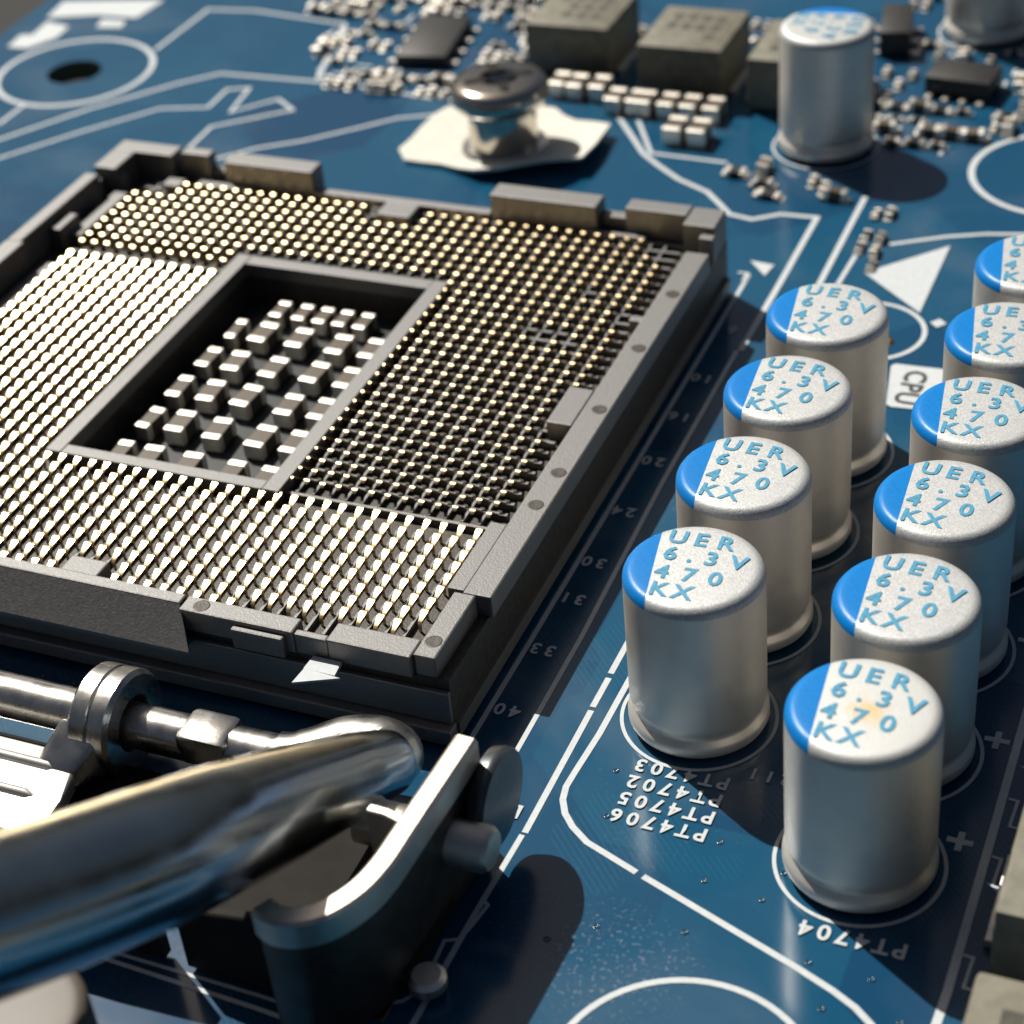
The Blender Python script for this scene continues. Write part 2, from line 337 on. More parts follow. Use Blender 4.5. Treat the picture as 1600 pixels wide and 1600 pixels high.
for y in (-28.4, -31.9, -37.4): silk_line([(37.75, y+.8), (38.15, y+.75), (38.1, y-.8), (38.6, y-.85)], .16)
# rings printed round the capacitors are drawn with each capacitor position further down
for x, y in ((26.87, -33.73), (26.9, -36.0), (29.45, -36.28), (27.01, -38.87), (32.13, -38.85), (34.67, -38.89), (21.77, -33.74), (21.85, -40.95), (-7.64, -33.28), (-5.82, -33.31), (21.2, -31.0), (23.5, -39.7), (29.9, -34.6), (33.2, -40.9), (-10.3, -33.6), (36.2, -40.6), (17.0, 8.3), (27.6, 14.6)):
    bm = bmesh.new(); lathe(bm, [(.17, .0), (.15, .035), (.09, .04), (.07, .01), (0, .008)], 14, (x, y)); obj('via', bm, 'via_mask', board, True)
for x in (16.45, 17.1):
    bm = bmesh.new(); box(bm, x-.17, x+.17, -46.9, -45.7, .0, .06, .02); obj('copper_track', bm, 'copper_pad', board)
bm = bmesh.new(); lathe(bm, [(.5, 0), (.45, .12), (.2, .14), (0, .05)], 16, (24.0, 6.6)); obj('solder_pad', bm, 'copper_pad', board, True)

# ------------------------------------------------------------------ processor socket
P = .9144
HB = 3.55                                               # contact floor
socket = thing('cpu_socket', 'black plastic processor socket with a field of gold contacts and an open centre', 'socket')
CX0, CX1, CY0, CY1 = -13.0, -0.95, -20.8, -1.2          # cavity
bm = bmesh.new()
box(bm, -27.9, CX0, -31.3, 9.8, .35, HB); box(bm, CX1, 13.6, -31.3, 9.8, .35, HB)
box(bm, CX0, CX1, -31.3, CY0, .35, HB); box(bm, CX0, CX1, CY1, 9.8, .35, HB)
obj('housing', bm, 'plastic_floor', socket)
bm = bmesh.new()                                        # base flange
box(bm, -28.3, 13.75, -32.1, -31.3, .3, 1.15, .08); box(bm, 13.6, 13.85, -31.3, 9.6, .3, 1.1)
obj('base_flange', bm, 'black_plastic', socket)
# raised frame round the cavity
bm = bmesh.new(); zf = 4.42
box(bm, CX0-.95, CX0, CY0-.75, CY1+.95, HB-.05, zf, .05); box(bm, CX1, CX1+.95, CY0-.75, CY1+.95, HB-.05, zf, .05)
box(bm, CX0+.004, CX1-.004, CY1, CY1+.95, HB-.05, zf-.02, .05); box(bm, CX0+.004, CX1-.004, CY0-.75, CY0, HB-.05, zf-.02, .05)
obj('cavity_frame', bm, 'black_plastic', socket)
# thin ribs between the two contact orientations
bm = bmesh.new(); box(bm, CX1+.96, 11.6, -20.98, -20.8, HB-.03, 3.95); obj('divider_rib', bm, 'black_plastic', socket); bm = bmesh.new(); box(bm, -25.0, CX0-.96, -1.72, -1.58, HB-.03, 3.95); obj('divider_rib', bm, 'black_plastic', socket)
# walls
def wall(name, boxes, bev=.09):
    bm = bmesh.new()
    for b in boxes: box(bm, *b, bev)
    return obj(name, bm, 'black_plastic', socket)
ZL = 5.6; ZR = 4.7
wall('back_wall', [(-27.9, -23.45, 8.4, 9.8, HB-.1, ZL), (-23.43, -23.12, 8.9, 9.7, HB-.1, 4.7), (-23.1, -21.0, 8.95, 9.82, HB-.1, ZL), (-20.98, -19.62, 9.1, 9.8, HB-.1, 4.5), (-19.6, -13.2, 8.35, 9.82, HB-.1, ZL),
     (-13.18, -.95, 8.1, 8.8, HB-.1, 4.35), (-.93, 6.0, 8.2, 9.8, HB-.1, ZL), (6.02, 7.7, 8.9, 9.7, HB-.1, 4.7), (7.72, 11.6, 8.5, 9.8, HB-.1, ZL), (11.62, 13.6, 7.6, 9.85, HB-.1, ZL-.1), (-21.5, -17.2, 7.75, 8.3, HB-.1, 4.15), (5.5, 9.2, 7.75, 8.15, HB-.1, 4.15)])
wall('back_tab', [(-7.9, -5.6, 6.35, 8.08, HB-.1, 4.42)])
wall('left_wall', [(-27.9, -26.9, -4.0, 5.0, HB-.1, ZL), (-27.9, -26.2, 5.9, 8.38, HB-.1, ZL), (-27.88, -27.2, 5.02, 5.88, HB-.1, 4.9), (-27.92, -26.6, -31.2, -4.02, HB-.1, ZL), (-26.88, -26.0, -1.2, .9, HB-.1, 5.0), (-26.1, -25.15, -31.1, -3.3, HB-.1, 3.9)])
wall('left_tab', [(-26.25, -25.2, -.35, 5.4, HB-.1, 4.25), (-23.6, -22.3, 6.9, 7.9, HB-.1, 4.3), (-26.9, -25.9, 5.95, 6.7, HB-.1, 5.0)])
wall('right_wall', [(12.35, 13.8, -26.6, 6.0, HB-.1, ZR), (11.95, 13.05, -31.25, -26.62, HB-.1, ZR+.004), (11.4, 12.33, -26.3, -21.0, HB-.1, ZR-.15), (12.3, 13.5, 6.02, 6.9, HB-.1, 4.1), (12.8, 13.7, 6.92, 7.58, HB-.1, 5.1)])
wall('right_tab', [(10.9, 12.33, -12.5, -9.05, HB-.1, ZR-.03), ])
wall('right_peg', [(11.5, 12.33, -1.6, -1.0, HB-.1, 4.4)])
wall('front_wall', [(0, 6.0, -31.5, -30.45, HB-.1, ZR), (6.02, 7.7, -31.45, -31.05, HB-.1, ZR-.1), (7.72, 11.93, -31.5, -30.2, HB-.1, ZR), (2.9, 5.6, -31.85, -31.52, 3.3, ZR-.25), (-27.9, -.02, -31.25, -30.55, HB-.1, ZR+.15)])
wall('front_tab', [(-7.2, -5.1, -30.54, -29.3, HB-.1, ZR-.02)])
bm = bmesh.new()                                         # bevelled finger grip on the front left
vs = [(-27.9, -31.26, 4.8), (-.02, -31.26, 4.8), (.9, -32.6, 3.15), (-27.9, -32.6, 3.15), (-27.9, -31.26, 2.6), (-.02, -31.26, 2.6), (.9, -32.55, 2.9), (-27.9, -32.55, 2.9)]
v = [bm.verts.new(c) for c in vs]
for f in ((0, 1, 2, 3), (4, 5, 6, 7), (0, 1, 5, 4), (1, 2, 6, 5), (2, 3, 7, 6), (3, 0, 4, 7)): bm.faces.new([v[i] for i in f])
obj('finger_grip', bm, 'black_plastic', socket)
bm = bmesh.new(); box(bm, -28.0, 13.62, -31.6, -31.32, 1.2, 3.0, .05); obj('front_skirt', bm, 'black_plastic', socket)
bm = bmesh.new(); prism(bm, [(6.85, -33.5), (6.95, -32.45), (8.83, -32.6)], 3.5, 3.62); prism(bm, [(6.9, -32.45), (6.95, -31.55), (8.4, -31.55), (8.5, -32.5)], 3.4, 3.6)  # white triangular piece on a small ledge
tri_ = obj('white_triangle', bm, 'silk', socket); tri_['label'] = 'small white triangle on the front side of the socket'
for x, y, z in ((13.15, 1.15, ZR), (13.2, -4.7, ZR), (13.2, -10.8, ZR), (13.2, -16.6, ZR), (12.5, -30.2, ZR), (.99, -31.0, ZR), (13.1, -19.4, ZR)):
    bm = bmesh.new(); lathe(bm, [(.42, z+.004), (.36, z+.02), (0, z+.012)], 18, (x, y)); obj('ejector_mark', bm, 'plastic_floor', socket)
# contacts: bent spring leaves
def leaf_mesh(sgn):
    # sections along y: (y, z, half width)
    if sgn > 0: sec = [(-.60, HB+.02, .08), (-.62, 4.02, .09), (-.54, 4.10, .10), (-.30, 4.18, .12), (-.06, 4.25, .165), (.07, 4.29, .165), (.16, 4.285, .13), (.23, 4.2, .09)]
    else: sec = [(-.66, HB+.02, .22), (-.64, 3.76, .22), (-.38, 4.0, .20), (-.12, 4.26, .14), (.0, 4.35, .13), (.08, 4.35, .14), (.17, 4.315, .12), (.26, 4.2, .08)]
    th = .055; bm = bmesh.new(); rings = []
    for i, (y, z, hw) in enumerate(sec):
        a, b = sec[max(i-1, 0)], sec[min(i+1, len(sec)-1)]; d = Vector((0, b[0]-a[0], b[1]-a[1])).normalized(); nn = Vector((0, -d.z, d.y))*th/2
        q = Vector((0, y, z))
        rings.append([bm.verts.new((-hw, *(q+nn)[1:])), bm.verts.new((hw, *(q+nn)[1:])), bm.verts.new((hw, *(q-nn)[1:])), bm.verts.new((-hw, *(q-nn)[1:]))])
    for a, b in zip(rings, rings[1:]):
        for k in range(4): bm.faces.new((a[k], a[(k+1) % 4], b[(k+1) % 4], b[k]))
    bm.faces.new(rings[0][::-1]); bm.faces.new(rings[-1])
    if sgn < 0: bmesh.ops.transform(bm, matrix=Matrix.Rotation(math.pi, 4, 'Z'), verts=bm.verts)
    bmesh.ops.recalc_face_normals(bm, faces=bm.faces)
    me = bpy.data.meshes.new('contact'); bm.to_mesh(me); bm.free(); me.materials.append(MATS['gold'])
    for f in me.polygons: f.use_smooth = True
    me.set_sharp_from_angle(angle=R(50)); return me
LA, LB = leaf_mesh(1), leaf_mesh(-1)
spots = []
def blocked(x, y):
    return (-8.4 < x < -5.2 and y > 6.0) or (-7.7 < x < -4.7 and y < -28.7) or (10.4 < x and -13 < y < -8.6) or (x > 10.4 and -2.2 < y < -.3) or (x < -22 and y > 6.3) or (x > 10.4 and y > 5.0) \
        or (x > 9.5 and y > 6.0) or (x > 8.0 and y < -29.2) or (x > 10.5 and y < -28.5) or (x < -24.2 and y > 5.5)
missing = {(7.3, -3.7), (8.2, -3.7), (9.1, -4.6), (6.4, -3.7), (7.3, -4.6), (8.2, .9)}
for k in range(-27, 13):
    x = k*P
    for j in range(-22, 9):                              # B: back rows and right columns
        y = j*P
        if (-16 < k < 0 and j < 1) or (k <= -16 and j < -1) or blocked(x, y): continue
        if any(abs(x-a) < .35 and abs(y-b) < .35 for a, b in missing): continue
        spots.append((x, y, 'B'))
    for mrow in range(-21, 10):                          # A: left columns and front rows
        y = -21.5-mrow*P
        if mrow < 0 and k > -16: continue
        if blocked(x, y) or (mrow == 9 and (2.5 < x < 8)): continue
        spots.append((x, y-.04, 'A'))
camp = cam.matrix_world.translation
def inview(s):
    d = Vector((s[0], s[1], 4.2))-camp; z = d.dot(fw); return abs(d.dot(rt2)/z) < .258 and abs(d.dot(up2)/z) < .258
spots.sort(key=lambda s: (not inview(s), (Vector((s[0], s[1], 4.2))-camp).length))
for s in spots[:300]:
    o = link('contact', LA if s[2] == 'A' else LB, [], socket)
    o.location = (s[0]+random.uniform(-.02, .02), s[1]+random.uniform(-.02, .02), 0)
    o.rotation_euler = (random.uniform(-.03, .03)*.2, 0, random.uniform(-.06, .06))
V, F = [], []
for s in spots[300:]:
    me = LA if s[2] == 'A' else LB; b = len(V); a = random.uniform(-.06, .06); ca, sa = math.cos(a), math.sin(a)
    ox, oy, oz = random.uniform(-.025, .025), random.uniform(-.025, .025), random.uniform(-.02, .02)
    V += [(v.co.x*ca-v.co.y*sa+s[0]+ox, v.co.x*sa+v.co.y*ca+s[1]+oy, v.co.z+oz) for v in me.vertices]
    F += [[b+i for i in f.vertices] for f in me.polygons]
me = bpy.data.meshes.new('contact_field'); me.from_pydata(V, [], F); o = link('contact_field', me, 'gold', socket, True); o['kind'] = 'stuff'
me.set_sharp_from_angle(angle=R(50))
# cell walls between contacts: low plastic ridges, one per row
bm = bmesh.new()
for j in range(-22, 9):
    y = j*P+P*.62; box(bm, (-24.9 if j > 0 else 0.1), 11.6, y-.1, y+.1, HB-.02, HB+.34)
for k in range(-27, 13): 
    if k >= 0: box(bm, k*P-P/2-.07, k*P-P/2+.07, -20.6, 7.7, HB-.02, HB+.30)
    else: box(bm, k*P-P/2-.07, k*P-P/2+.07, .3, 7.7, HB-.02, HB+.30)
    box(bm, k*P-P/2-.07, k*P-P/2+.07, -30.3, -22.0, HB-.02, HB+.3)
    if k < -15: box(bm, k*P-P/2-.07, k*P-P/2+.07, -21.9, -1.6, HB-.02, HB+.3)
o = obj('cell_ridges', bm, 'black_plastic', socket); o['kind'] = 'stuff'

# ------------------------------------------------------------------ small ceramic capacitors
def mlcc(name, L, W, H, label, cat='chip capacitor', group=None, loc=(0, 0, 0), rz=0, body='ceramic'):
    t = thing(name, label, cat, loc, rz, group); e = L*.24
    bm = bmesh.new(); box(bm, -W/2+.03, W/2-.03, -L/2+e, L/2-e, .05, H-.03, .03); obj('body', bm, body, t)
    for s in (-1, 1):
        bm = bmesh.new(); y0, y1 = sorted((s*L/2, s*(L/2-e))); box(bm, -W/2, W/2, y0, y1, .02, H, .09); obj('terminal', bm, 'tin', t)
    return t
order = ['front', 'second', 'third', 'fourth']; first = None
ZC = 1.85
bm = bmesh.new(); box(bm, CX0+.01, CX1-.01, CY0+.01, CY1-.01, .4, ZC-.02); obj('added_floor', bm, 'added_floor_dark', socket)  # added floor, lifts the capacitors into the sun; dark like shaded board
cols = [(-11.45, 'leftmost'), (-9.6, 'second-left'), (-7.3, 'middle'), (-4.6, 'fourth-left')]
rows = [(-18.75, 'frontmost'), (-15.35, 'second'), (-12.1, 'third'), (-8.9, 'fourth'), (-5.75, 'fifth')]
for x, cn in cols:
    for y, rn in rows:
        W = 1.15 if cn != 'leftmost' else .95
        if rn == 'fifth' and cn == 'leftmost': W = .7
        mlcc('chip_capacitor', 2.05+random.uniform(-.06, .06), W+random.uniform(-.05, .05), random.uniform(.98, 1.08), 'silver-ended capacitor inside the socket opening, %s column, %s row from the front' % (cn, rn), group='capacitors inside the socket opening', loc=(x+random.uniform(-.08, .08), y+random.uniform(-.08, .08), ZC), rz=random.uniform(-.06, .06))
for y, rn in rows:
    mlcc('chip_capacitor', 2.05, 1.1, 1.03, 'silver-ended capacitor by the right wall of the socket opening, %s row' % rn, group='capacitors inside the socket opening', loc=(-2.55, y, ZC))
for i, x in enumerate((-9.85, -8.35, -7.0, -5.7, -4.35)):
    mlcc('chip_capacitor', 1.75, .85, 1.0, 'small capacitor in the rearmost row of the socket opening, %s from the left' % ['first', 'second', 'third', 'fourth', 'fifth'][i], group='capacitors inside the socket opening', loc=(x, -3.1, ZC))

# ------------------------------------------------------------------ can capacitors
CR, CH = 3.1, 8.75
def can_capacitor(loc, rz, label, group, top='cap_top', text=True, body='aluminium'):
    t = thing('can_capacitor', label, 'capacitor', loc, rz, group)
    bm = bmesh.new()
    prof = [(2.86, .28), (3.12, .34), (3.2, .5), (3.2, .78), (3.14, .95), (2.98, 1.1), (2.92, 1.25), (2.96, 1.42), (3.06, 1.62), (3.1, 1.85), (CR, 4.5), (CR, 7.9), (CR, 8.2)]
    lathe(bm, prof, 64)
    obj('can', bm, body, t, True, 60)
    bm = bmesh.new(); pr = [(CR, 8.2)] + [(CR-.45*(1-math.cos(R(a))), 8.2+.5*math.sin(R(a))) for a in (15, 30, 45, 60, 75, 90)] + [(2.45, 8.715), (1.6, 8.73), (0, 8.75)]
    lathe(bm, pr, 64); bmesh.ops.recalc_face_normals(bm, faces=bm.faces)
    bmesh.ops.bisect_plane(bm, geom=bm.verts[:]+bm.edges[:]+bm.faces[:], plane_co=(-1.72, 0, 0), plane_no=(1, .12, 0))
    b2 = bm.copy()
    bmesh.ops.delete(bm, geom=[f for f in bm.faces if f.calc_center_median().x+.12*f.calc_center_median().y < -1.72], context='FACES')
    bmesh.ops.delete(b2, geom=[f for f in b2.faces if f.calc_center_median().x+.12*f.calc_center_median().y >= -1.72], context='FACES')
    obj('top_face', bm, top, t, True, 60); bl = obj('blue_band', b2, 'cap_blue', t, True, 60); bl['label'] = 'blue polarity band on the capacitor top'
    if text:
        for s, xs, y in (('UER', (-1.15, -.12, .98), 1.36), ('6.3V', (-1.17, -.28, .64, 1.84), .16), ('470', (-1.2, -.02, 1.14), -1.12), ('KX', (-1.02, .02), -2.28)):
            for ch, x in zip(s, xs):
                gm = glyph(ch)
                if not gm.materials: gm.materials.append(MATS['cap_ink'])
                o = link('printed_character', gm, [], t); o.location = (x, y, 8.775-.012*abs(y)); o.scale = (1.24, 1.25, 1)
    bm = bmesh.new(); lathe(bm, [(0, .02), (2.8, .02), (2.9, .1), (2.85, .27), (0, .27)], 40); obj('rubber_seat', bm, 'rubber', t, True, 50)
    silk_ring(loc[0], loc[1], 3.52, .2)
    return t
nth = ['nearest', 'second', 'third', 'fourth', 'fifth', 'farthest']
for i in range(4): can_capacitor((23.61, -26.55+7.235*i, 0), random.uniform(-.07, .07), 'aluminium can capacitor with blue band, %s in the row beside the socket' % ['nearest', 'second nearest', 'third nearest', 'farthest'][i], 'can capacitors in two rows')
for i in range(6): can_capacitor((32.69, -33.03+7.13*i, 0), random.uniform(-.07, .07), ['aluminium can capacitor with a yellow stain on its printed top, nearest in the right row', 'second nearest aluminium can capacitor in the right row, bright printed top', 'third nearest aluminium can capacitor with blue band in the right row', 'fourth aluminium can capacitor of the right row, beside the white CPU print', 'fifth aluminium can capacitor of the right row, cut by the picture edge', 'farthest aluminium can capacitor of the right row, cut by the picture edge'][i], 'can capacitors in two rows', 'cap_top_stained' if i == 0 else 'cap_top')
can_capacitor((14.23, 29.77, 0), R(-90), 'lone aluminium can capacitor far back with dark blue band at the rear', None)
can_capacitor((20.95, 50.2, 0), R(-90), 'aluminium can capacitor at the top right edge, only its lower part visible', None)
can_capacitor((8.4, -56.9, 0), R(70), 'can capacitor in a painted shade tone under the lever at the bottom left corner', None, 'shade_taupe', False, 'shade_taupe')

# ------------------------------------------------------------------ screw and white washer
pts = [(-14.3, 22.3), (-13.2, 20.9), (-11.8, 20.8), (-10.4, 20.8), (-8.9, 20.2), (-7.4, 19.65), (-5.6, 19.75), (-4.2, 20.4), (-2.9, 21.2), (-1.7, 21.7), (-.5, 22.2), (-.35, 24.5), (-.6, 28.1), (-2.0, 28.4), (-3.4, 28.55), (-4.6, 29.4), (-5.7, 30.6), (-7.5, 31.0), (-9.5, 30.9), (-11.5, 30.2), (-13.5, 29.1), (-14.0, 27.6), (-14.1, 25.5), (-14.1, 23.8)]
bm = bmesh.new(); c0 = Vector((-7.1, 24.6, 0)); NR = 7; rings = []
for side in (0, 1):
    rs = []
    for q in range(NR+1):
        f = .22+.78*q/NR; ring = []
        for x, y in pts:
            d = Vector((x, y, 0))-c0; X = c0+d*f
            lift = .25+.95*max(0, (d.normalized().dot(Vector((.75, -.66, 0)))))**2*f**2+.35*max(0, d.normalized().dot(Vector((.9, .4, 0))))**3*f**2 + .15*math.sin(3*math.atan2(d.y, d.x))*f**2*.5
            ring.append(bm.verts.new((X.x, X.y, .12+lift-(.22 if side else 0))))
        rs.append(ring)
    rings.append(rs)
n = len(pts)
for side in (0, 1):
    for a, b in zip(rings[side], rings[side][1:]):
        for i in range(n): bm.faces.new((a[i], a[(i+1) % n], b[(i+1) % n], b[i]))
for q in (0, NR):
    a, b = rings[0][q], rings[1][q]
    for i in range(n): bm.faces.new((a[i], a[(i+1) % n], b[(i+1) % n], b[i]))
o = obj('insulating_washer', bm, 'pad_white', None, True, 45)
tag(o, 'white warped insulating washer under the screw behind the socket', 'washer')
scr = thing('screw', 'shiny cross-head screw standing on the white washer behind the socket', 'screw', (-7.05, 24.3, 0))
bm = bmesh.new()
lathe(bm, [(2.35, .3), (2.4, 2.2), (2.35, 3.4), (2.6, 3.6), (3.15, 3.75), (3.35, 4.0), (3.4, 4.6), (3.3, 5.05), (3.05, 5.3), (2.5, 5.45), (1.35, 5.5)], 48)
lathe(bm, [(1.35, 5.5), (1.1, 4.7), (.6, 4.1), (0, 3.9)], 48)
obj('head', bm, 'screw_steel', scr, True, 40)
for a in (35, 125, 215, 305):
    bm = bmesh.new(); prism(bm, [(.9, -.42), (2.35, -.30), (2.35, .30), (.9, .42)], 5.25, 5.515, 0)
    bmesh.ops.transform(bm, matrix=Matrix.Rotation(R(a), 4, 'Z'), verts=bm.verts); obj('slot_shade', bm, 'dark_steel', scr)  # raised dark arms, slot shade painted rather than cut
bm = bmesh.new(); lathe(bm, [(2.05, .34), (2.9, .36), (3.0, .5), (2.9, .62), (2.06, .64)], 40); obj('collar', bm, 'steel', scr, True, 40)

# ------------------------------------------------------------------ socket retention hardware
fr = thing('retention_frame', 'dark steel socket retention frame with a bright upright bracket in front of the socket', 'bracket')
bm = bmesh.new(); prism(bm, [(-40, -38.4), (15.4, -38.4), (16.4, -36.9), (17.75, -36.9), (17.75, -45.2), (16.2, -47.2), (8.6, -46.5), (8.4, -44.6), (-40, -44.2)], .3, 1.15, .12); obj('base_plate', bm, 'dark_steel', fr)
def sheet(pts, th, z0, z1, bev=.12):
    """upright sheet metal following a plan path"""
    Pp = [Vector((x, y, 0)) for x, y in pts]; L, Rr = [], []
    for i, q in enumerate(Pp):
        t = (Pp[min(i+1, len(Pp)-1)]-Pp[max(i-1, 0)]).normalized(); nn = Vector((-t.y, t.x, 0))*th/2; L.append(q+nn); Rr.append(q-nn)
    bm = bmesh.new(); cols_ = []
    zz1 = z1 if isinstance(z1, list) else [z1]*len(Pp)
    for i in range(len(Pp)):
        cols_.append([bm.verts.new((*L[i].xy, z0)), bm.verts.new((*L[i].xy, zz1[i]-bev)), bm.verts.new((*(L[i]*.85+Rr[i]*.15).xy, zz1[i])), bm.verts.new((*(L[i]*.15+Rr[i]*.85).xy, zz1[i])), bm.verts.new((*Rr[i].xy, zz1[i]-bev)), bm.verts.new((*Rr[i].xy, z0))])
    for a, b in zip(cols_, cols_[1:]):
        for k in range(6): bm.faces.new((a[k], a[(k+1) % 6], b[(k+1) % 6], b[k]))
    bm.faces.new(cols_[0][::-1]); bm.faces.new(cols_[-1]); return bm
path = [q.xy for q in smooth_path([(17.55, -37.6, 0), (17.45, -39.8, 0), (17.35, -41.8, 0), (17.28, -43.4, 0), (17.2, -44.9, 0), (16.9, -46.3, 0), (16.2, -47.6, 0), (15.3, -48.3, 0), (14.4, -48.45, 0), (13.8, -48.2, 0)], 4)]
obj('bracket', sheet([(a.x, a.y) for a in path], .7, .35, 5.7), 'bracket_shade_steel', fr, True, 35)  # same sheet as its edge, coloured dark for the shaded face
obj('bracket_lit_edge', sheet([(a.x, a.y) for a in path], 1.0, 5.7, 7.0), 'bracket_steel', fr, True, 35)  # top strip of the same sheet, coloured bright as the lit edge
obj('bracket_rib', sheet([(16.95, -42.6), (16.2, -42.4), (15.4, -42.3)], .42, 2.2, [6.95, 6.95, 6.85], .08), 'bracket_steel', fr, True, 35)
obj('front_wall', sheet([(13.0, -46.95), (11, -46.9), (8.6, -46.8)], .5, .3, [4.6, 4.2, 3.6], .08), 'dark_steel', fr, True, 35)
obj('front_wall', sheet([(7.5, -46.8), (3, -46.8), (-40, -46.8)], .5, .3, [5.0, 5.4, 5.4], .08), 'dark_steel', fr, True, 35)  # mostly hidden wall, height and gap shaped to shade the board in front
bm = bmesh.new(); lathe(bm, [(0, -.75), (1.8, -.75), (2.1, -.6), (2.2, -.2), (2.2, .05), (2.1, .18), (1.2, .22), (0, .23)], 40)
bmesh.ops.transform(bm, matrix=Matrix.Translation((18.6, -37.4, 3.6)) @ Matrix.Rotation(R(90), 4, 'Y'), verts=bm.verts); obj('hinge_boss', bm, 'boss_steel', fr, True, 40)
bm = bmesh.new(); lathe(bm, [(0, 0), (.7, 0), (.8, .1), (.8, .5), (.6, .7), (0, .72)], 20, (18.35, -44.9))
bmesh.ops.transform(bm, matrix=Matrix.Translation((0, 0, .3)), verts=bm.verts); obj('rivet', bm, 'tin', fr, True, 40)

lv = thing('load_lever', 'thick polished steel lever rising towards the lower left from the socket hinge', 'lever', (0, 0, 0))
lp = smooth_path([(13.2, -36.7, 3.5), (12.8, -39.0, 4.75), (12.46, -40.9, 5.72), (12.11, -44.1, 7.5), (11.82, -47.8, 9.66), (11.5, -51.2, 11.55), (10.6, -57.3, 15.0), (9.9, -63.5, 18.9), (9.3, -70, 23)], 8)
rr = lerp_list([1.4, 1.75, 1.98, 2.28, 2.5, 2.62, 2.62, 2.6, 2.6], 8)
bm = bmesh.new(); tube(bm, lp, rr, 36); obj('lever_arm', bm, 'nickel', lv, True, 50)
bm = bmesh.new(); tube(bm, smooth_path([(13.2, -37.0, 3.6), (13.0, -36.0, 3.2), (12.0, -35.5, 2.9), (10.6, -35.7, 2.7), (9.3, -36.6, 2.6), (8, -37.1, 2.6), (4, -37.2, 2.6), (-40, -37.2, 2.6)], 8), lerp_list([1.3, 1.35, 1.4, 1.35, 1.25, 1.15, 1.05, 1.05], 8), 24); obj('hinge_rod', bm, 'steel', lv, True, 50)
bm = bmesh.new(); tube(bm, [(13.6, -40.2, 3.6), (19.25, -40.2, 3.6), (19.5, -40.2, 3.6)], [1.0, 1.0, .82], 24); obj('hinge_stub', bm, 'bracket_steel', lv, True, 50)
bm = bmesh.new(); box(bm, 3.4, 5.9, -38.3, -36.2, 2.0, 3.75, .35); obj('rod_collar', bm, 'steel', lv, True, 40)

pl = thing('load_plate', 'bright steel load plate with a round hinge knuckle at the left edge', 'plate')
bm = bmesh.new(); prism(bm, [(-40, -39.4), (-1.6, -39.4), (-.6, -40.2), (-.2, -42.2), (.2, -46.3), (-40, -46.3)], 1.6, 2.4, .2); obj('plate', bm, 'plate_steel', pl, True, 35)
for y in (-40.5, -42.3):
    bm = bmesh.new(); tube(bm, [(-40, y, 2.4), (-1.9, y, 2.4), (-1.5, y, 2.3)], [.25, .25, .1], 12); obj('pressed_rib', bm, 'plate_steel', pl, True, 50)
bm = bmesh.new(); lathe(bm, [(1.35, -1.05), (2.25, -1.05), (2.45, -.85), (2.45, -.1), (2.32, 0), (2.45, .1), (2.45, .85), (2.25, 1.05), (1.35, 1.05), (1.25, .9), (1.25, -.9), (1.35, -1.05)], 44)
bmesh.ops.transform(bm, matrix=Matrix.Translation((-.35, -37.2, 2.75)) @ Matrix.Rotation(R(90), 4, 'Y'), verts=bm.verts); obj('hinge_knuckle', bm, 'steel', pl, True, 40)
bm = bmesh.new(); v = [bm.verts.new(c) for c in ((-2.6, -38.6, 1.2), (.6, -38.6, 1.2), (.6, -38.9, 4.0), (-1.9, -38.9, 4.0), (-3.0, -41.0, 1.7), (-.4, -41.0, 1.7), (-.6, -40.6, 2.5), (-2.4, -40.6, 2.5))]
for f in ((0, 1, 2, 3), (4, 5, 6, 7), (0, 1, 5, 4), (1, 2, 6, 5), (2, 3, 7, 6), (3, 0, 4, 7)): bm.faces.new([v[i] for i in f])
bmesh.ops.bevel(bm, geom=bm.edges[:], offset=.25, segments=3, profile=.5, affect='EDGES'); obj('knuckle_web', bm, 'steel', pl, True, 40)

# ------------------------------------------------------------------ chokes
def choke(loc, size, label, rz=0):
    t = thing('choke', label, 'choke', loc, rz, 'ferrite chokes'); wx, wy, h = size
    bm = bmesh.new(); box(bm, -wx/2, wx/2, -wy/2, wy/2, .2, h, .22); obj('core', bm, 'ferrite', t, True, 35)
    bm = bmesh.new(); random.seed(int(abs(loc[0]*10)))
    for r_ in range(3):
        for c in range(4):
            if random.random() < .8: box(bm, -wx*.32+c*wx*.17, -wx*.32+c*wx*.17+wx*.12, -wy*.28+r_*wy*.22, -wy*.28+r_*wy*.22+wy*.15, h-.01, h+.012)
    obj('top_print', bm, 'ferrite_mark', t)['kind'] = 'stuff'
    for s in (-1, 1):
        bm = bmesh.new(); box(bm, s*wx/2-.5 if s < 0 else wx/2+.005, -wx/2-.005 if s < 0 else wx/2+.5, -wy*.3, wy*.3, .02, .5, .06); obj('solder_tab', bm, 'tin', t)
    return t
choke((-7.0, 39.9, 0), (6.5, 7, 4), 'leftmost grey-brown square choke at the back, behind the screw')
choke((2.3, 38.0, 0), (6.3, 7.2, 4), 'middle grey-brown square choke at the back')
choke((10.7, 37.2, 0), (6.4, 7.0, 4), 'grey-brown square choke half hidden behind the lone can capacitor')
choke((42.3, -33.6, 0), (6.8, 8, 4), 'beige choke at the right edge, the farther of two')
choke((42.3, -44.5, 0), (6.8, 8, 4), 'beige choke cut off at the bottom right corner')

